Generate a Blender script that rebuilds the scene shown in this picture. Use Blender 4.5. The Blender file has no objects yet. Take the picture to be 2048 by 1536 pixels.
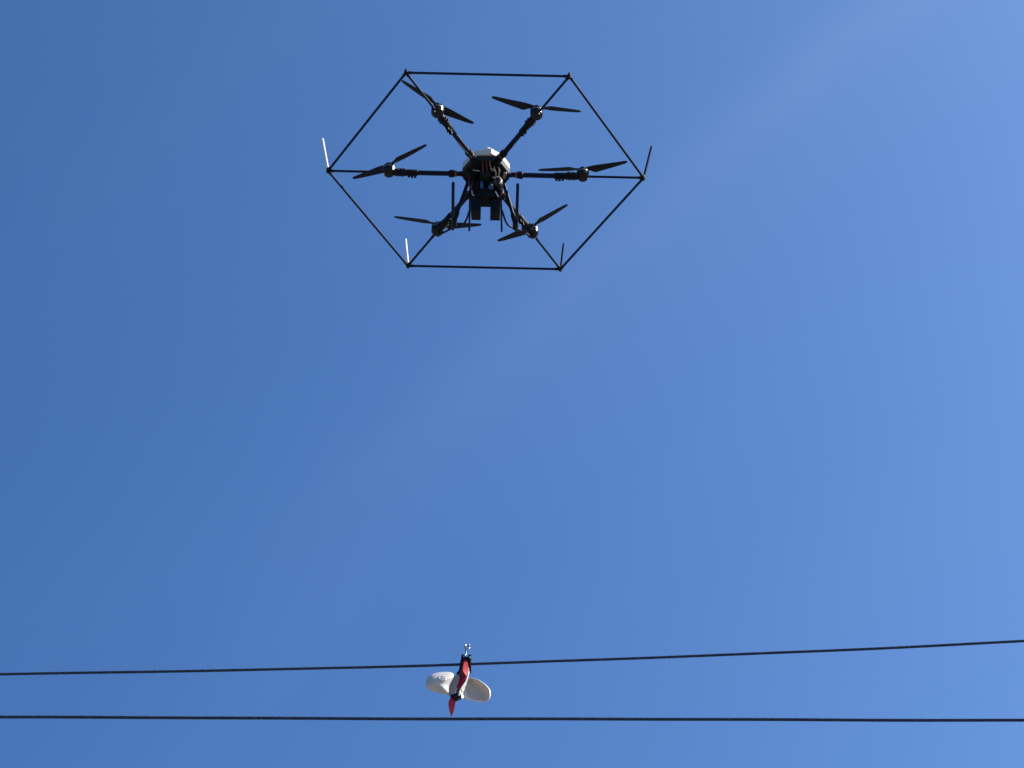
import bpy, bmesh, math, random
from mathutils import Vector, Matrix, Euler
R = math.radians
random.seed(7)
scene = bpy.context.scene
COL = scene.collection

# ------------------------------------------------------------------ camera
cam_d = bpy.data.cameras.new('camera')
cam = bpy.data.objects.new('camera', cam_d)
COL.objects.link(cam)
cam.location = (0, 0, 1.6)
cam.rotation_euler = (R(90 + 40.7), 0, 0)
cam_d.sensor_width = 36
cam_d.lens = 36 * 6000 / 2048
cam_d.clip_start = 0.1
cam_d.clip_end = 5000
scene.camera = cam

# ------------------------------------------------------------------ sky and sun
EXPOSURE = 0.8
SUN_EL, SUN_AZ = 43, 88            # azimuth measured to the right of the view
world = bpy.data.worlds.new('World')
scene.world = world
world.use_nodes = True
wn, wl = world.node_tree.nodes, world.node_tree.links
bg = wn['Background']
bg.inputs[1].default_value = 0.1
sky = wn.new('ShaderNodeTexSky')
sky.sky_type = 'NISHITA'
sky.sun_disc = False
sky.sun_elevation = R(SUN_EL)
sky.sun_rotation = R(SUN_AZ)
sky.altitude = 0
sky.air_density, sky.dust_density, sky.ozone_density = 1, 5, 2
def wmath(op, a, b):
    n = wn.new('ShaderNodeMath'); n.operation = op
    for i, v in enumerate((a, b)):
        if isinstance(v, (int, float)): n.inputs[i].default_value = v
        else: wl.new(v, n.inputs[i])
    return n.outputs[0]
sep = wn.new('ShaderNodeSeparateColor')
wl.new(sky.outputs[0], sep.inputs[0])
comb = wn.new('ShaderNodeCombineColor')
# the camera's steeper colour response to a deep clear sky
for i, (g, k) in enumerate(((1.86, 3.36), (1.72, 3.79), (1.70, 4.30))):
    v = wmath('MULTIPLY', sep.outputs[i], 0.1)
    v = wmath('POWER', v, g)
    v = wmath('MULTIPLY', v, k * 10 * 2 ** -EXPOSURE)
    v = wmath('MINIMUM', v, (3.6, 4.8, 7.3)[i] * 2 ** -EXPOSURE)
    wl.new(v, comb.inputs[i])
# very thin high cirrus, laid out by direction in the sky: one faint slanting streak, sharp on one side and fading on the other
tc = wn.new('ShaderNodeTexCoord')
def wdot(v):
    n = wn.new('ShaderNodeVectorMath'); n.operation = 'DOT_PRODUCT'
    wl.new(tc.outputs['Generated'], n.inputs[0]); n.inputs[1].default_value = v
    return n.outputs['Value']
def wstep(v, a, b, lo=0.0, hi=1.0):
    n = wn.new('ShaderNodeMapRange'); n.interpolation_type = 'SMOOTHSTEP'
    for k, x in enumerate((a, b, lo, hi)): n.inputs[k + 1].default_value = x
    wl.new(v, n.inputs[0]); return n.outputs[0]
across_even = wdot((0.688, 0.473, -0.5495))
along = wdot((0.725, -0.4486, 0.5215))
edge = wn.new('ShaderNodeTexNoise'); edge.inputs['Scale'].default_value = 22; edge.inputs['Detail'].default_value = 4
wl.new(tc.outputs['Generated'], edge.inputs['Vector'])
across = wmath('ADD', across_even, wmath('MULTIPLY', wmath('SUBTRACT', edge.outputs[0], 0.5), 0.022))
cv = wn.new('ShaderNodeCombineXYZ')
wl.new(wmath('MULTIPLY', along, 5.0), cv.inputs[0]); wl.new(wmath('MULTIPLY', across, 24.0), cv.inputs[1])
nz = wn.new('ShaderNodeTexNoise')
nz.inputs['Scale'].default_value = 1.0
nz.inputs['Detail'].default_value = 3
nz.inputs['Roughness'].default_value = 0.4
wl.new(cv.outputs[0], nz.inputs['Vector'])
streak = wmath('MULTIPLY', wstep(across, -0.026, -0.006), wstep(across, 0.045, -0.008))
streak = wmath('MULTIPLY', streak, wstep(along, -0.16, 0.18, 0.12, 1.0))
veil = wmath('MULTIPLY', wstep(nz.outputs[0], 0.35, 0.75), 0.18)
amount = wmath('MULTIPLY', wmath('ADD', wmath('MULTIPLY', streak, wstep(nz.outputs[0], 0.2, 0.7, 0.5, 1.0)), veil), 0.072)
mx = wn.new('ShaderNodeMix'); mx.data_type = 'RGBA'
wl.new(amount, mx.inputs[0])
wl.new(comb.outputs[0], mx.inputs[6])
mx.inputs[7].default_value = tuple(c * 2 ** -EXPOSURE for c in (4.4, 5.8, 9.0)) + (1,)
wl.new(mx.outputs[2], bg.inputs[0])

sun_d = bpy.data.lights.new('sun', 'SUN')
sun_d.energy = 5.0
sun_d.angle = R(0.53)
sun_d.color = (1.0, 0.955, 0.89)
sun = bpy.data.objects.new('sun', sun_d)
COL.objects.link(sun)
sdir = Vector((math.sin(R(SUN_AZ)) * math.cos(R(SUN_EL)), math.cos(R(SUN_AZ)) * math.cos(R(SUN_EL)), math.sin(R(SUN_EL))))
sun.rotation_euler = sdir.to_track_quat('Z', 'Y').to_euler()
sun.location = (30, 0, 40)

vs = scene.view_settings
vs.view_transform = 'Standard'; vs.look = 'None'; vs.exposure = EXPOSURE; vs.gamma = 1
vs.use_curve_mapping = False

# ------------------------------------------------------------------ materials
def mat(name, color, rough=0.5, metal=0.0, var=0.15, scale=40, bump=0.0, coat=0.0, spec=0.5, translucent=None):
    m = bpy.data.materials.new(name); m.use_nodes = True
    n, l = m.node_tree.nodes, m.node_tree.links
    b = n['Principled BSDF']
    b.inputs['Roughness'].default_value = rough
    b.inputs['Metallic'].default_value = metal
    b.inputs['Coat Weight'].default_value = coat
    b.inputs['Specular IOR Level'].default_value = spec
    t = n.new('ShaderNodeTexCoord')
    z = n.new('ShaderNodeTexNoise'); z.inputs['Scale'].default_value = scale; z.inputs['Detail'].default_value = 4
    l.new(t.outputs['Object'], z.inputs['Vector'])
    r = n.new('ShaderNodeValToRGB')
    r.color_ramp.elements[0].position, r.color_ramp.elements[1].position = 0.3, 0.7
    r.color_ramp.elements[0].color = tuple(c * (1 - var) for c in color) + (1,)
    r.color_ramp.elements[1].color = tuple(min(1, c * (1 + var)) for c in color) + (1,)
    l.new(z.outputs[0], r.inputs[0]); l.new(r.outputs[0], b.inputs['Base Color'])
    if bump:
        bp = n.new('ShaderNodeBump'); bp.inputs['Strength'].default_value = bump; bp.inputs['Distance'].default_value = 0.002
        l.new(z.outputs[0], bp.inputs['Height']); l.new(bp.outputs[0], b.inputs['Normal'])
    if translucent:
        w, c = translucent
        tr = n.new('ShaderNodeBsdfTranslucent'); tr.inputs[0].default_value = c + (1,)
        ms = n.new('ShaderNodeMixShader'); ms.inputs[0].default_value = w
        out = n['Material Output']
        l.new(b.outputs[0], ms.inputs[1]); l.new(tr.outputs[0], ms.inputs[2]); l.new(ms.outputs[0], out.inputs[0])
    return m

M = dict(
    carbon=mat('carbon_tube', (0.004, 0.010, 0.034), 0.5, var=0.3, scale=60, spec=0.12),
    black=mat('black_plastic', (0.004, 0.006, 0.012), 0.55, var=0.3, scale=30, spec=0.15),
    gloss=mat('black_gloss', (0.005, 0.005, 0.006), 0.18, var=0.2, scale=30, spec=0.45),
    bell=mat('motor_bell', (0.0035, 0.004, 0.006), 0.22, metal=0.0, var=0.2, scale=30, spec=0.3),
    ring=mat('motor_ring', (0.34, 0.34, 0.33), 0.45, metal=0.3, var=0.1),
    prop=mat('prop_carbon', (0.008, 0.013, 0.020), 0.5, var=0.3, scale=25, spec=0.2),
    white=mat('white_shell', (0.62, 0.61, 0.59), 0.35, var=0.03, scale=12),
    white_and_glint=mat('white_parts_and_glints', (0.82, 0.82, 0.82), 0.3, var=0.04, scale=12),  # white parts, and the painted glints on posts and camera
    red=mat('red_anodised', (0.20, 0.026, 0.025), 0.5, var=0.1),
    cable_red=mat('red_cable', (0.09, 0.018, 0.024), 0.5, var=0.15),
    cable_brown=mat('brown_cable', (0.20, 0.13, 0.07), 0.5, var=0.15),
    cable_grey=mat('grey_cable', (0.35, 0.34, 0.34), 0.5, var=0.15),
    blue=mat('blue_wrap', (0.03, 0.12, 0.32), 0.5, var=0.15),
    olive=mat('dark_case', (0.009, 0.015, 0.018), 0.5, var=0.2, scale=18, spec=0.2),
    matte=mat('matte_tube', (0.003, 0.004, 0.012), 0.7, var=0.3, scale=60, spec=0.04),
    steel=mat('steel', (0.42, 0.46, 0.50), 0.22, metal=1.0, var=0.05),
    lens=mat('lens_glass', (0.01, 0.01, 0.02), 0.05, spec=0.9, var=0.1),
    wire=mat('weathered_conductor', (0.030, 0.052, 0.105), 0.7, var=0.5, scale=90, bump=0.3, spec=0.15),
    wing_white=mat('white_moulded_plastic', (0.78, 0.78, 0.76), 0.35, var=0.03, scale=25, translucent=(0.15, (0.82, 0.81, 0.78))),
    wing_panel=mat('milky_panel', (0.60, 0.57, 0.55), 0.35, var=0.10, scale=18, translucent=(0.24, (0.80, 0.63, 0.48))),
    wing_back=mat('milky_shell', (0.66, 0.65, 0.62), 0.32, var=0.05, scale=18, translucent=(0.10, (0.70, 0.66, 0.60))),
    red_plastic=mat('red_plastic', (0.50, 0.024, 0.05), 0.55, var=0.10, scale=30, spec=0.25),
    grey_plastic=mat('grey_plastic', (0.26, 0.23, 0.24), 0.5, var=0.12, scale=30),
)

# ------------------------------------------------------------------ mesh helpers
def finish(name, bm, material, parent=None, smooth=True, label=None, angle=40, bevel=0):
    bmesh.ops.recalc_face_normals(bm, faces=bm.faces)
    me = bpy.data.meshes.new(name); bm.to_mesh(me); bm.free()
    me.materials.append(material)
    o = bpy.data.objects.new(name, me); COL.objects.link(o)
    if smooth:
        me.shade_smooth()
        me.set_sharp_from_angle(angle=R(angle))
    if bevel:
        b = o.modifiers.new('bevel', 'BEVEL'); b.width = bevel; b.segments = 2; b.limit_method = 'ANGLE'
    if parent: o.parent = parent
    if label: o['label'] = label
    return o

def frame(d):
    d = Vector(d).normalized()
    a = Vector((0, 0, 1)) if abs(d.z) < 0.9 else Vector((1, 0, 0))
    u = d.cross(a).normalized(); return u, d.cross(u).normalized()

def tube(bm, pts, r, n=14, cap=True):
    """smooth tube through points; r a number or one radius per point"""
    pts = [Vector(p) for p in pts]
    rr = r if isinstance(r, (list, tuple)) else [r] * len(pts)
    rings = []
    u = None
    for i, p in enumerate(pts):
        d = (pts[min(i + 1, len(pts) - 1)] - pts[max(i - 1, 0)]).normalized()
        if u is None: u, v = frame(d)
        else:
            u = (u - d * u.dot(d)).normalized(); v = d.cross(u)
        rings.append([bm.verts.new(p + (u * math.cos(2 * math.pi * k / n) + v * math.sin(2 * math.pi * k / n)) * rr[i]) for k in range(n)])
    for a, b in zip(rings, rings[1:]):
        for k in range(n): bm.faces.new((a[k], a[(k + 1) % n], b[(k + 1) % n], b[k]))
    if cap:
        bm.faces.new(rings[0][::-1]); bm.faces.new(rings[-1])

def curve(pts, n=8):
    """Catmull-Rom through points"""
    P = [Vector(p) for p in pts]; P = [2 * P[0] - P[1]] + P + [2 * P[-1] - P[-2]]
    out = []
    for i in range(1, len(P) - 2):
        for k in range(n):
            t = k / n; a, b, c, d = P[i - 1:i + 3]
            out.append(0.5 * (2 * b + (c - a) * t + (2 * a - 5 * b + 4 * c - d) * t * t + (3 * b - a - 3 * c + d) * t ** 3))
    return out + [P[-2]]

def box(bm, c, s, rot=None):
    m = Matrix.Translation(c) @ (rot.to_4x4() if rot else Matrix()) @ Matrix.Diagonal((s[0], s[1], s[2], 1))
    bmesh.ops.create_cube(bm, size=1, matrix=m)

def lathe(bm, prof, c=(0, 0, 0), n=28, mtx=None):
    c = Vector(c); rings = []
    for r, z in prof:
        ring = []
        for k in range(n):
            p = Vector((r * math.cos(2 * math.pi * k / n), r * math.sin(2 * math.pi * k / n), z))
            ring.append(bm.verts.new((mtx @ p if mtx else p) + c))
        rings.append(ring)
    for a, b in zip(rings, rings[1:]):
        for k in range(n): bm.faces.new((a[k], a[(k + 1) % n], b[(k + 1) % n], b[k]))
    bm.faces.new(rings[0][::-1]); bm.faces.new(rings[-1])

def prism(bm, poly, z0, z1, scale_top=1.0):
    """poly in xy, extruded along z"""
    a = [bm.verts.new((x, y, z0)) for x, y in poly]
    b = [bm.verts.new((x * scale_top, y * scale_top, z1)) for x, y in poly]
    n = len(poly)
    for k in range(n): bm.faces.new((a[k], a[(k + 1) % n], b[(k + 1) % n], b[k]))
    bm.faces.new(a[::-1]); bm.faces.new(b)

def plate(bm, poly, y0, y1):
    """poly in xz, extruded along y"""
    a = [bm.verts.new((x, y0, z)) for x, z in poly]
    b = [bm.verts.new((x, y1, z)) for x, z in poly]
    n = len(poly)
    for k in range(n): bm.faces.new((a[k], a[(k + 1) % n], b[(k + 1) % n], b[k]))
    bm.faces.new(a[::-1]); bm.faces.new(b)

def torus(bm, c, r, t, axis, n=28, m=10, squash=1.0):
    u, v = frame(axis); w = Vector(axis).normalized(); c = Vector(c); rings = []
    for k in range(n):
        a = 2 * math.pi * k / n; d = u * math.cos(a) + v * math.sin(a) * squash
        rings.append([bm.verts.new(c + d * r + (d * math.cos(2 * math.pi * j / m) + w * math.sin(2 * math.pi * j / m)) * t) for j in range(m)])
    for k in range(n):
        A, B = rings[k], rings[(k + 1) % n]
        for j in range(m): bm.faces.new((A[j], A[(j + 1) % m], B[(j + 1) % m], B[j]))

def sphere(bm, c, r, sc=(1, 1, 1), seg=20):
    m = Matrix.Translation(c) @ Matrix.Diagonal((r * sc[0], r * sc[1], r * sc[2], 1))
    bmesh.ops.create_uvsphere(bm, u_segments=seg, v_segments=seg // 2 + 2, radius=1, matrix=m)

def thing(name, label, cat, loc=(0, 0, 0), rot=(0, 0, 0), group=None):
    o = bpy.data.objects.new(name, None); COL.objects.link(o)
    o.location = loc; o.rotation_euler = rot; o.empty_display_size = 0.2
    o['label'] = label; o['category'] = cat
    if group: o['group'] = group
    return o

# ------------------------------------------------------------------ ground (below the frame; it lights the undersides)
bm = bmesh.new()
bmesh.ops.create_circle(bm, cap_ends=True, segments=64, radius=3000)
gm = mat('dry_grass', (0.125, 0.118, 0.10), 0.9, var=0.35, scale=0.4)
ground = finish('ground', bm, gm, smooth=False)
ground['kind'] = 'structure'

# ------------------------------------------------------------------ hexacopter
drone = thing('hexacopter_drone', 'large black six-rotor drone hovering inside its black hexagonal guard frame, high above both power lines', 'drone',
              loc=(-0.1819, 14.9011, 16.3450), rot=(R(-0.026), R(0.681), R(1.1116)))
G = 1.10                           # guard frame corner radius
MR = 0.676                         # motor radius
ARMS = [('TL', -120, 1, 38.6), ('TR', -60, -1, 10.7), ('R', 0, 1, -9.2), ('BR', 60, -1, -38.8), ('BL', 120, 1, 5.8), ('L', 180, -1, -34.0)]
def pol(a, r, z=0): return Vector((r * math.cos(R(a)), r * math.sin(R(a)), z))

def blade(bm, c, ang, L, spin, tw=1.0):
    """one propeller blade, lofted from root to tip"""
    d = Vector((math.cos(ang), math.sin(ang), 0)); p = Vector((-d.y, d.x, 0)) * spin
    st = [(0.03, .011, .011, 10, .006), (0.10, .013, .014, 16, .0055), (0.17, .016, .021, 19, .005), (0.24, .018, .035, 18, .0045), (0.29, .019, .039, 16, .004),
          (0.40, .019, .035, 14, .0036), (0.60, .017, .027, 11, .003), (0.80, .015, .019, 8, .0024), (0.94, .013, .012, 7, .002), (0.985, .010, .008, 6, .0017), (1.0, .005, .003, 6, .001)]
    rings = []
    for t, le, te, pitch, th in st:
        o = c + d * (t * L) + Vector((0, 0, 0.030 * t ** 1.5))
        q = (p * math.cos(R(pitch * tw)) + Vector((0, 0, -math.sin(R(pitch * tw)))))
        nrm = d.cross(q).normalized()
        if nrm.z < 0: nrm = -nrm
        prof = [(-le, 0), (-le * .5, th * .9), (0.25 * te, th * .8), (te, 0.0006), (te, -0.0006), (0.25 * te, -th * .45), (-le * .5, -th * .6)]
        rings.append([bm.verts.new(o + q * a + nrm * b) for a, b in prof])
    n = len(rings[0])
    for a, b in zip(rings, rings[1:]):
        for k in range(n): bm.faces.new((a[k], a[(k + 1) % n], b[(k + 1) % n], b[k]))
    bm.faces.new(rings[0][::-1]); bm.faces.new(rings[-1])

for key, a, spin, pang in ARMS:
    d, s = pol(a, 1), pol(a + 90, 1)
    rz = Matrix.Rotation(R(a), 3, 'Z')
    # arm tube with its hull clamp, red lock ring and folding sleeve
    bm = bmesh.new(); tube(bm, [pol(a, .10), pol(a, MR - .03)], .0175, 18)
    arm = finish('arm', bm, M['carbon'], drone)
    bm = bmesh.new()
    if key in 'LR': tube(bm, [pol(a, .140), pol(a, .168), pol(a, .172)], [.021, .021, .019], 14)
    else:
        tube(bm, [pol(a, .13), pol(a, .135), pol(a, .190), pol(a, .197)], [.020, .027, .027, .022], 8)
        box(bm, pol(a, .165, .004), (.050, .030, .060), rz)
        box(bm, pol(a, .145, -.022), (.044, .046, .014), rz)
    finish('arm_clamp', bm, M['black'], arm, bevel=.003)
    if key in ('TL', 'TR'):  # steel beads added to stand for sun glints on the clamps
        for r_, z_ in ((.150, .022), (.185, .024)):
            bm = bmesh.new(); sphere(bm, pol(a, r_, z_) + Vector((.023, 0, 0)), .0062, (1.2, 1, 1), seg=10); finish('clamp_steel', bm, M['steel'], arm)
    bm = bmesh.new()
    tube(bm, [pol(a, .218), pol(a, .222), pol(a, .252), pol(a, .258)], [.021, .0265, .0265, .021], 16)
    box(bm, pol(a, .246, -.022), (.022, .018, .018), rz)
    finish('lock_collar', bm, M['black'], arm, bevel=.002)
    bm = bmesh.new(); tube(bm, [pol(a, .205), pol(a, .2175)], .0225, 16)
    finish('lock_ring', bm, M['red' if key in 'LR' else 'cable_red'], arm)
    bm = bmesh.new()
    tube(bm, [pol(a, .475), pol(a, .482), pol(a, .555), pol(a, .56), pol(a, .63), pol(a, .645)], [.020, .0235, .0235, .0265, .0265, .022], 14)
    box(bm, pol(a, .492, -.030), (.016, .022, .026), rz); box(bm, pol(a, .535, -.029), (.018, .020, .022), rz)
    box(bm, pol(a, .575, .028), (.014, .018, .018), rz); box(bm, pol(a, .600, .028), (.012, .018, .014), rz)
    for k in (-1, 1):
        box(bm, pol(a, .585) + s * .027 * k, (.012, .018, .016), rz); box(bm, pol(a, .61) + s * .026 * k, (.010, .016, .020), rz)
    tube(bm, [pol(a, .513, -.030) + s * -.016, pol(a, .513, -.030) + s * .016], .010, 10)
    finish('folding_sleeve', bm, M['black'], arm, bevel=.0025)
    # motor
    mc = pol(a, MR)
    bm = bmesh.new()
    lathe(bm, [(.020, -.026), (.030, -.024), (.034, -.016), (.040, -.012), (.0430, -.004), (.0435, .002), (.0435, .029)], mc)
    for k in range(5): tube(bm, [mc + pol(a + 72 * k + 20, .024, -.026), mc + pol(a + 72 * k + 20, .024, -.029)], .0045, 8)
    motor = finish('motor', bm, M['bell'], drone)
    bm = bmesh.new(); lathe(bm, [(.0437, .0292), (.0437, .0343)], mc)
    finish('stator_ring', bm, M['ring'], motor)
    bm = bmesh.new(); lathe(bm, [(.0435, .0345), (.0435, .048), (.041, .053), (.030, .056), (.014, .057), (.014, .066), (.004, .069)], mc)
    finish('motor_bell', bm, M['bell'], motor)
    bm = bmesh.new()
    hub = mc + Vector((0, 0, .074))
    lathe(bm, [(.006, -.010), (.019, -.008), (.019, .006), (.012, .010), (.005, .013)], hub, 18)
    for k in (0, 1): blade(bm, hub, R(pang) + math.pi * k, .314, spin)
    finish('propeller', bm, M['prop'], motor, angle=50)
    bm = bmesh.new()
    sphere(bm, mc + d * .034 + Vector((0, 0, -.018)), .006, seg=10)
    finish('marker_lamp', bm, M['white_and_glint'], motor)

# guard frame: six struts, six rails, six corner joints, four upright posts
C6 = [pol(a, G) for _, a, _, _ in ARMS]
for i, (key, a, _, _) in enumerate(ARMS):
    bm = bmesh.new(); tube(bm, [pol(a, MR + .02), pol(a, G)], .0086, 12)
    if key in ('BL', 'BR'): tube(bm, [pol(a, MR + .03), pol(a, MR + .075)], .0105, 12)
    finish('guard_strut', bm, M['carbon'], drone)
    p, q = C6[i], C6[(i + 1) % 6]
    bm = bmesh.new(); tube(bm, [p, q], .0086, 12)
    finish('guard_rail', bm, M['carbon'], drone)
    bm = bmesh.new()
    prv = C6[i - 1]
    for t in (q, prv, Vector((0, 0, 0))):
        e = (t - p).normalized(); tube(bm, [p - e * .004, p + e * .036, p + e * .041], [.0108, .0108, .009], 12)
    sphere(bm, p, .0145, seg=14)
    tube(bm, [p - Vector((0, 0, .016)), p + Vector((0, 0, .026)), p + Vector((0, 0, .030))], [.011, .011, .008], 12)
    finish('corner_joint', bm, M['black'], drone)
for b, t, r, m, lb in (((-1.1, 0), (-1.157, 0, .315), .0098, 'white_and_glint', 'upright guard post, sun glint painted as white'), ((1.1, 0), (1.161, 0, .313), .0078, 'matte', None),
                       ((-.55, .9526), (-.578, .9526, .263), .0098, 'white_and_glint', 'upright guard post, sun glint painted as white'), ((.55, .9526), (.572, .9526, .254), .0072, 'matte', None)):
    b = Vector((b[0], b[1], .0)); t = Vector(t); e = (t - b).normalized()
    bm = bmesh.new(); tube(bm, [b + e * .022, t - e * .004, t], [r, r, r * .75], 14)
    finish('guard_post', bm, M[m], drone, label=lb)  # left pair white to paint in sun glint, right pair kept matte

# hull: hexagonal body between the arms
def hexa(r, cut, nose=0.0):
    out = []
    for k in range(6):
        a = 60 * k
        for sgn in (-1, 1): out.append(tuple((pol(a, r) + pol(a + 90, cut * sgn)).xy))
        if nose and k == 4: out.append((0.034, -r * .866 - nose))
    return out
bm = bmesh.new(); prism(bm, hexa(.163, .026), -.014, .0285); prism(bm, hexa(.130, .022), -.022, -.0145)
hull = finish('hull', bm, M['olive'], drone, smooth=False, bevel=.002)
bm = bmesh.new()
prism(bm, hexa(.166, .027, .034), .029, .084, .985)
prism(bm, hexa(.160, .026, .030), .0845, .098, .80)
cover = finish('hull_cover', bm, M['white'], drone, smooth=False, bevel=.004)
bm = bmesh.new(); lathe(bm, [(.031, .088), (.031, .126), (.027, .137), (.016, .142), (.004, .143)], (.008, -.105, 0), 24)
finish('satellite_receiver', bm, M['white'], cover)
bm = bmesh.new()
for sx in (-.075, .075): box(bm, (sx, -.045, -.032), (.045, .075, .014))
box(bm, (0, .03, -.032), (.12, .10, .022))
box(bm, (0, -.11, -.030), (.08, .03, .010))
finish('speed_controllers', bm, M['black'], hull, bevel=.003)
bm = bmesh.new(); box(bm, (-.003, -.045, -.060), (.068, .080, .072))
box(bm, (-.003, -.060, -.100), (.040, .05, .012))
finish('control_box', bm, M['olive'], hull, bevel=.004)
bm = bmesh.new(); box(bm, (.128, -.020, -.026), (.024, .060, .022), Matrix.Rotation(R(14), 3, 'Z'))
finish('side_panel', bm, M['grey_plastic'], hull, bevel=.004)  # plain grey box under the hull's right edge
bm = bmesh.new(); box(bm, (-.122, -.020, -.024), (.034, .060, .018), Matrix.Rotation(R(-14), 3, 'Z'))
finish('side_panel', bm, M['olive'], hull, bevel=.004)
# cables under the hull
for pts, r, m in ((((-.023, -.146, .024), (-.024, -.147, -.008), (-.023, -.132, -.030), (-.020, -.105, -.048), (-.022, -.070, -.075), (-.035, -.05, -.09)), .0048, 'cable_red'),
                  (((.0, -.146, .024), (.0, -.147, -.008), (.002, -.134, -.032), (.006, -.110, -.050), (.010, -.080, -.058), (.012, -.06, -.10)), .0048, 'cable_red'),
                  (((.026, -.146, .024), (.026, -.147, -.008), (.027, -.132, -.032), (.034, -.104, -.046), (.040, -.080, -.050)), .0048, 'cable_brown'),
                  (((.055, -.105, -.030), (.066, -.085, -.052), (.070, -.060, -.060), (.060, -.035, -.062)), .0050, 'cable_grey'),
                  (((.086, -.100, -.028), (.094, -.085, -.046), (.090, -.060, -.060), (.098, -.03, -.060)), .0050, 'cable_grey'),
                  (((.030, -.100, -.040), (.044, -.104, -.052), (.060, -.092, -.056), (.064, -.075, -.044)), .0050, 'cable_grey'),
                  (((-.090, -.080, -.034), (-.075, -.084, -.048), (-.05, -.084, -.050), (-.042, -.075, -.044)), .0042, 'cable_grey'),
                  (((-.10, .02, -.10), (-.095, -.0, -.16), (-.085, .005, -.20), (-.055, .02, -.20)), .0055, 'cable_grey'),
                  (((.045, -.05, -.075), (.070, -.06, -.100), (.100, -.05, -.110), (.108, -.03, -.14)), .0050, 'cable_grey'),
                  (((-.11, -.03, -.03), (-.115, -.01, -.10), (-.10, .03, -.14), (-.075, .04, -.16)), .0050, 'cable_red'),
                  (((.115, -.02, -.04), (.118, .0, -.11), (.105, .03, -.17), (.085, .04, -.19)), .0050, 'cable_red')):
    bm = bmesh.new(); tube(bm, curve(pts), r, 8); finish('cable', bm, M[m], drone)
bm = bmesh.new(); box(bm, (-.026, -.02, -.128), (.022, .030, .062)); finish('battery_plug', bm, M['blue'], drone, bevel=.004)
bm = bmesh.new(); box(bm, (.040, -.02, -.138), (.034, .030, .050), Matrix.Rotation(R(16), 3, 'Y')); finish('battery_plug', bm, M['blue'], drone, bevel=.004)
bm = bmesh.new()
box(bm, (0, .045, -.10), (.17, .09, .13)); box(bm, (0, .03, -.155), (.215, .10, .012))
box(bm, (-.055, -.005, -.12), (.03, .05, .09))
finish('battery_pack', bm, M['black'], drone, bevel=.006)
# small ball camera at the right
bm = bmesh.new(); sphere(bm, (.084, -.045, -.128), .036, (1, 1, .95)); box(bm, (.084, -.035, -.085), (.030, .030, .03))
camera_ball = finish('inspection_camera', bm, M['gloss'], drone)
bm = bmesh.new(); sphere(bm, (.064, -.072, -.140), .0115); finish('lens', bm, M['lens'], camera_ball)
bm = bmesh.new(); sphere(bm, (.104, -.067, -.148), .0085, (1.3, 1, .8)); finish('camera_glint', bm, M['white_and_glint'], camera_ball)  # white bead standing in for a highlight on the camera, no lamp
bm = bmesh.new(); sphere(bm, (.045, -.045, -.146), .0068); finish('camera_glint', bm, M['white_and_glint'], camera_ball)  # second white bead, painting in a specular dot
bm = bmesh.new(); tube(bm, curve([(.052, -.062, -.098), (.070, -.076, -.096), (.094, -.074, -.102), (.112, -.058, -.118)]), .0045, 8)
finish('camera_arc', bm, M['cable_grey'], camera_ball)  # thin grey arc over the ball's upper front

# payload carrier: black inverted-U gripper
bm = bmesh.new()
plate(bm, [(-.060, -.165), (.080, -.165), (.104, -.215), (.104, -.350), (.036, -.350), (.036, -.222), (-.029, -.222), (-.029, -.350), (-.093, -.350), (-.104, -.215)], .006, .100)
carrier = finish('payload_carrier', bm, M['black'], drone, smooth=False, bevel=.003)
bm = bmesh.new(); box(bm, (.006, -.004, -.185), (.125, .020, .080)); box(bm, (.003, -.006, -.165), (.075, .022, .06))
finish('release_latch', bm, M['black'], carrier, bevel=.006)
bm = bmesh.new(); box(bm, (.079, -.010, -.20), (.007, .008, .052), Matrix.Rotation(R(-24), 3, 'Y')); finish('cable_tie', bm, M['white_and_glint'], carrier)
for x, x2 in ((-.107, -.109), (.108, .119)):
    bm = bmesh.new(); tube(bm, [(x, .03, -.16), (x2, .402, -.16), (x2, .408, -.16)], [.0072, .0072, .005], 12)
    finish('payload_rail', bm, M['carbon'], drone)
    bm = bmesh.new(); box(bm, (x, .06, -.155), (.022, .03, .03)); finish('rail_bracket', bm, M['black'], drone, bevel=.003)

# landing gear: one splayed leg and one skid tube each side
for sx, hip, foot in ((-1, (-.122, .045, -.03), (-.215, .108, -.362)), (1, (.122, .040, -.03), (.216, .122, -.362))):
    h, f = Vector(hip), Vector(foot)
    bm = bmesh.new(); tube(bm, [h, f], .0125, 14); box(bm, h, (.034, .036, .03))
    leg = finish('landing_leg', bm, M['carbon'], drone)
    bm = bmesh.new(); e = (h - f).normalized()
    tube(bm, [f - e * .01, f + e * .080, f + e * .088], [.0185, .0185, .014], 12)
    tube(bm, [(f.x - sx * .006, f.y - .035, f.z - .006), (f.x - sx * .006, f.y + .035, f.z - .006)], .0165, 12)
    finish('tee_joint', bm, M['black'], leg)
    bm = bmesh.new(); x = .2205 * sx
    tube(bm, [(x, -.287, -.368), (x, -.281, -.368), (x, .176, -.368), (x, .182, -.368)], [.007, .0108, .0108, .007], 14)
    finish('skid', bm, M['carbon'], drone)
    bm = bmesh.new()
    pts = [(-.106, .19, -.162), (-.147, .364, -.13), (-.228, .444, -.10), (-.300, .555, -.045), (-.330, .590, -.02)] if sx < 0 else [(.118, .19, -.162), (.159, .364, -.13), (.241, .455, -.09), (.325, .570, -.04), (.345, .595, -.018)]
    tube(bm, curve(pts, 5), .0075, 10); finish('rear_brace', bm, M['carbon'], drone)
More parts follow.
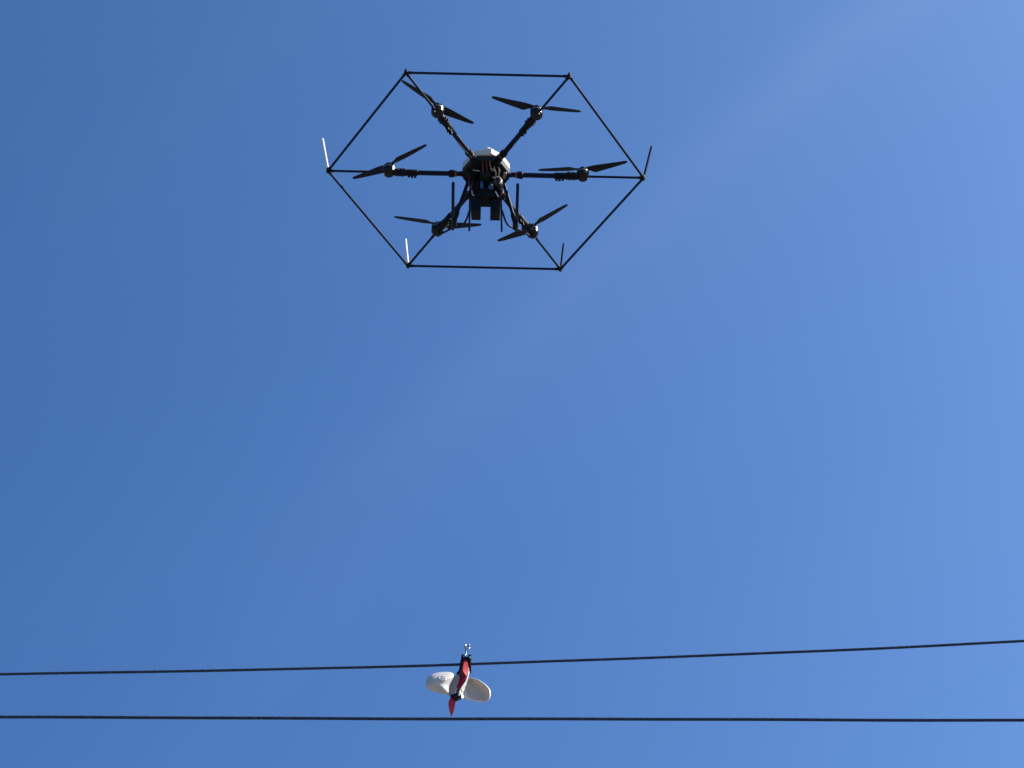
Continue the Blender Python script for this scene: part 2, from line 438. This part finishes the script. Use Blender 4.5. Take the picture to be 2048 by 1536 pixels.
for p, q in (((-.11, -.196, -.03), (-.199, -.339, -.03)), ((.123, -.209, -.03), (.190, -.327, -.03))):
    p, q = Vector(p), Vector(q)
    bm = bmesh.new(); tube(bm, [p, p.lerp(q, .3), p.lerp(q, .34), q], [.0060, .0060, .0038, .0038], 10)
    tube(bm, [p.lerp(q, .12), p.lerp(q, .12) * .86], .006, 8)
    finish('antenna', bm, M['black'], drone)

# ------------------------------------------------------------------ power lines (stranded conductors)
def conductor(name, label, y, c, rad, x0=-22, x1=22):
    """seven-strand conductor hanging in a shallow sag; fine steps where one sees it close, coarse beyond"""
    xs = []; x = x0
    while x < x1:
        xs.append(x); x += 0.008 if abs(x) < 4 else 0.03
    xs.append(x1)
    bm = bmesh.new(); n = 24; prev = None
    zc = c[2]
    o0 = Vector((0, y, zc))
    for x in xs:
        z = c[0] * x * x + c[1] * x + .0012 * math.sin(x * 2.3) + .0007 * math.sin(x * 5.1 + 1)
        sl = 2 * c[0] * x + c[1]; nrm = Vector((-sl, 0, 1)).normalized()
        ring = []
        for k in range(n):
            th = 2 * math.pi * k / n
            rr = rad * (.84 + .20 * abs(math.cos(3 * (th - x * 2 * math.pi / .125))) ** .7)
            ring.append(bm.verts.new(Vector((x, 0, z)) + (nrm * math.sin(th) + Vector((0, 1, 0)) * math.cos(th)) * rr))
        if prev:
            for k in range(n): bm.faces.new((prev[k], prev[(k + 1) % n], ring[(k + 1) % n], ring[k]))
        prev = ring
    o = finish(name, bm, M['wire'], angle=60)
    o.location = o0
    o['label'] = label; o['category'] = 'power line'; o['group'] = 'stranded power lines'
    return o
YU = 13.0443
conductor('power_line', 'upper sloping stranded power line with the bird diverter clamped on it', YU, (.004465, .03951, 10.8676), .0073)
conductor('power_line', 'lower level stranded power line running just under the red tail of the diverter', YU - .35, (.000225, -.003656, 10.2693), .0081)

# ------------------------------------------------------------------ bird flight diverter hanging on the upper line
KX, KZ = .0003125, .000377         # metres per drawing unit
div = thing('bird_diverter', 'red and white winged bird diverter clamped on the upper power line', 'bird diverter', loc=(-.2476, YU, 10.8615))
def P(X, Y): return ((X - 945) * KX, (487 - Y) * KZ)
def PV(X, Y, y): a = P(X, Y); return Vector((a[0], y, a[1] + y * .708))

def dplate(bm, pts, y0, y1): plate(bm, [(P(*p)[0], P(*p)[1] + y0 * .708) for p in pts], y0, y1)

# eyelet at the top
bm = bmesh.new()
torus(bm, PV(972, 196, 0), .0140, .0046, (.35, -.8, .45), squash=1.15)
eye = finish('eyelet', bm, M['steel'], div)
bm = bmesh.new()
tube(bm, [PV(948, 335, 0), PV(952, 290, 0), PV(956, 250, 0)], [.0052, .0042, .0046], 12); sphere(bm, PV(946, 226, -.004), .0058, seg=14); sphere(bm, PV(1000, 168, -.003), .0066, seg=14)
finish('eyelet_stem', bm, M['steel'], eye)
# clamp jaws around the wire
bm = bmesh.new()
dplate(bm, ((878, 322), (910, 320), (914, 372), (925, 410), (905, 450), (890, 520), (880, 600), (850, 650), (800, 660), (798, 642), (838, 592), (852, 490), (868, 400)), -.018, .018)
finish('clamp_jaw', bm, M['black'], div, smooth=False, bevel=.002)
bm = bmesh.new()
dplate(bm, ((1004, 328), (1022, 322), (1046, 332), (1046, 410), (1036, 470), (1046, 520), (1048, 575), (1030, 600), (1000, 560), (990, 480), (970, 410), (985, 370)), -.018, .018)
finish('clamp_jaw', bm, M['black'], div, smooth=False, bevel=.002)
bm = bmesh.new(); dplate(bm, ((905, 372), (940, 362), (1000, 366), (1000, 425), (975, 432), (945, 398), (918, 430), (900, 425)), -.022, .016)
tube(bm, [PV(1012, 345, -.026), PV(1012, 345, .024)], .006, 10); tube(bm, [PV(893, 350, -.024), PV(893, 350, .024)], .006, 10)
finish('clamp_bridge', bm, M['black'], div, smooth=False, bevel=.002)
bm = bmesh.new(); tube(bm, [PV(1016, 330, -.012), PV(1020, 400, -.022)], .0034, 10); sphere(bm, PV(930, 345, -.014), .006, (1.1, .7, .9), seg=12)
finish('clamp_steel', bm, M['steel'], div)

def leaf(bm, left, right, ridge, y_edge, y_back):
    """a blade-like body given by matching left, ridge and right points (X, Y[, depth])"""
    rows = []
    for l, c, r in zip(left, ridge, right):
        rows.append([bm.verts.new(PV(l[0], l[1], l[2] if len(l) > 2 else y_edge)), bm.verts.new(PV(c[0], c[1], c[2])), bm.verts.new(PV(r[0], r[1], r[2] if len(r) > 2 else y_edge)), bm.verts.new(PV(c[0], c[1], y_back))])
    for a, b in zip(rows, rows[1:]):
        for k in range(4): bm.faces.new((a[k], a[(k + 1) % 4], b[(k + 1) % 4], b[k]))
    bm.faces.new(rows[0]); bm.faces.new(rows[-1][::-1])
# red body strip
bm = bmesh.new()
leaf(bm, [(928, 408), (908, 455), (895, 530), (872, 620), (850, 700), (848, 780), (828, 860), (803, 940), (786, 1015)],
         [(950, 410, -.012), (978, 455, -.018), (998, 530, -.026), (1004, 620, -.034), (985, 710, -.030), (958, 785, -.026), (898, 868), (842, 935), (815, 1015)],
         [(936, 405, -.014), (924, 455, -.024), (914, 530, -.035), (910, 610, -.046), (965, 700, -.044), (940, 780, -.040), (884, 864, -.034), (832, 938, -.028), (808, 1015, -.020)], -.016, -.004)
body = finish('body', bm, M['red_plastic'], div, angle=25)
bm = bmesh.new()
torus(bm, PV(905, 690, -.043), .010, .0024, (.2, -1, -.2), 20, 6)
finish('screw_ring', bm, M['black'], body)
# red tail
bm = bmesh.new()
leaf(bm, [(700, 1062), (678, 1110), (668, 1170), (676, 1240), (690, 1300), (706, 1345), (716, 1385)],
         [(790, 1075), (790, 1110), (784, 1170), (772, 1240), (757, 1300), (742, 1345), (724, 1385)],
         [(722, 1066, -.014), (704, 1110, -.018), (694, 1170, -.020), (696, 1240, -.018), (704, 1300, -.014), (713, 1345, -.010), (718, 1388, -.007)], -.006, .006)
finish('tail', bm, M['red_plastic'], div, angle=25)
# hub with two bolts
bm = bmesh.new()
face = Matrix.Rotation(R(90), 3, 'X')
for X, Y, r in ((740, 1045, .0152), (846, 1080, .0138)): lathe(bm, [(r * .8, .0), (r, .004), (r, .024), (r * .86, .030), (r * .6, .031)], PV(X, Y, 0), 24, face)
box(bm, PV(795, 1058, -.010), (.022, .030, .030)); sphere(bm, PV(800, 1090, -.010), .0125, (1.1, 1, 1))
hubo = finish('pivot_hub', bm, M['gloss'], div)
for X, Y in ((742, 1046), (848, 1080)):
    bm = bmesh.new(); lathe(bm, [(.0058, .028), (.0058, .032), (.003, .034)], PV(X, Y, 0), 16, face); finish('pivot_bolt', bm, M['white_and_glint'], hubo)

def dish(bm, rings):
    """rings of (X, Y, depth) with equal counts, outermost first; last one is filled"""
    vv = [[bm.verts.new(PV(*p)) for p in r] for r in rings]
    n = len(vv[0])
    for a, b in zip(vv, vv[1:]):
        for k in range(n): bm.faces.new((a[k], a[(k + 1) % n], b[(k + 1) % n], b[k]))
    return vv
def shrink(pts, c, f, y): return [(c[0] + (p[0] - c[0]) * f, c[1] + (p[1] - c[1]) * f, y) for p in pts]
def solid(o, t, sub=2, off=1):
    s = o.modifiers.new('thickness', 'SOLIDIFY'); s.thickness = t; s.offset = off
    if sub:
        m = o.modifiers.new('round', 'SUBSURF'); m.levels = sub; m.render_levels = sub

# right wing: a shallow cup seen from its hollow side
OUT = [(1005, 712), (1100, 737), (1205, 782), (1305, 858), (1376, 935), (1374, 1050), (1342, 1130), (1272, 1152), (1130, 1132), (1000, 1108), (868, 1080), (905, 880)]
INN = [(1002,732),(1093,755),(1193,801),(1290,876),(1357,945),(1353,1046),(1323,1110),(1258,1129),(1123,1108),(1008,1080),(972,1026),(968,850)]
bm = bmesh.new()
LIP = [.002, .004, .005, .006, .006, .002, -.006, -.009, -.009, -.009, -.008, -.004]
MID = [(x * .25 + u * .75, y * .25 + v * .75) for (x, y), (u, v) in zip(OUT, INN)]
dish(bm, [[(x, y, .016) for x, y in OUT], [(x, y, l + .001) for (x, y), l in zip(OUT, LIP)], [(x, y, l) for (x, y), l in zip([(x * .93 + u * .07, y * .93 + v * .07) for (x, y), (u, v) in zip(OUT, INN)], LIP)],
          [(x, y, -.002) for x, y in MID], [(x, y, .012) for x, y in INN]])
rw = finish('wing', bm, M['wing_white'], div, label='right wing showing its hollow side and white rim')
solid(rw, .0016, 2)
bm = bmesh.new()
cR = (1165, 950)
rr = [[(x, y, .010) for x, y in INN], shrink(INN, cR, .93, .018), shrink(INN, cR, .75, .026), shrink(INN, cR, .45, .031), shrink(INN, cR, .15, .032)]
vv = dish(bm, rr); bm.faces.new(vv[-1])
pn = finish('wing_panel', bm, M['wing_panel'], rw, angle=80); solid(pn, .0025, 1)
bm = bmesh.new(); sphere(bm, PV(1115, 1020, .030), .006, (.9, .5, 1.1), seg=12); finish('panel_stud', bm, M['wing_white'], rw)
# inner white arm of the right wing, rising along the red body
bm = bmesh.new()
leaf(bm, [(985, 556, -.012), (990, 630, -.010), (968, 715, -.010), (938, 785, -.010), (872, 875, -.010), (832, 950, -.008), (842, 1005, -.004), (884, 1070, .0)],
         [(1024, 572, -.008), (1019, 636, -.008), (1004, 720, -.008), (982, 800, -.006), (970, 890, .004), (968, 970, .008), (974, 1025, .008), (1000, 1088, .0)],
         [(996, 556, -.026), (1000, 632, -.032), (984, 716, -.037), (956, 787, -.042), (896, 880, -.046), (852, 955, -.042), (862, 1012, -.030), (900, 1074, -.014)], -.014, .004)
finish('wing_root', bm, M['white'], rw, angle=25)
bm = bmesh.new(); box(bm, PV(890, 950, -.040), (.003, .003, .034), Matrix.Rotation(R(-10), 3, 'Y')); finish('moulded_slot', bm, M['grey_plastic'], rw)

# left wing: the same cup seen from its bulging side
OUTL = [(345, 690), (430, 656), (540, 637), (650, 634), (742, 646), (772, 690), (748, 750), (704, 830), (672, 900), (692, 1015), (600, 1004), (480, 974), (385, 945), (310, 915), (282, 850), (298, 760)]
bm = bmesh.new(); cL = (500, 800)
rr = [[(x, y, -.012) for x, y in OUTL], [(x, y, -.032) for x, y in OUTL], shrink(OUTL, cL, .93, -.046), shrink(OUTL, (480, 800), .74, -.064), shrink(OUTL, (470, 800), .45, -.078), shrink(OUTL, (465, 795), .15, -.083)]
vv = dish(bm, rr); bm.faces.new(vv[-1])
lw = finish('wing', bm, M['wing_back'], div, angle=80, label='left wing showing its bulging milky side')
solid(lw, .003, 2)
bpy.context.view_layer.update()
dg = bpy.context.evaluated_depsgraph_get()
hit, hp, hn, _ = lw.evaluated_get(dg).ray_cast(PV(565, 735, -.30), Vector((0, 1, .708)).normalized())
if not hit: hp, hn = PV(565, 735, -.066), Vector((0, -1, .4)).normalized()
if hn.y > 0: hn = -hn
bm = bmesh.new(); lathe(bm, [(.022, -.006), (.022, .002), (.020, .0035), (.015, .0035), (.013, .001), (.008, .001), (.007, .004), (.003, .005)], hp, 24, hn.to_track_quat('Z', 'Y').to_matrix())
finish('wing_boss', bm, M['wing_white'], lw)
bm = bmesh.new()
dplate(bm, ((786, 676), (840, 668), (848, 740), (832, 830), (806, 860), (776, 960), (738, 992), (692, 1005), (668, 935), (652, 852), (700, 832), (746, 752)), -.036, -.006)
finish('wing_root', bm, M['grey_plastic'], lw, smooth=False, bevel=.003)
bm = bmesh.new(); dplate(bm, ((768, 868), (806, 858), (788, 985), (732, 990), (742, 950)), -.032, -.022)
finish('pivot_arm', bm, M['wing_white'], lw, smooth=False, bevel=.002)
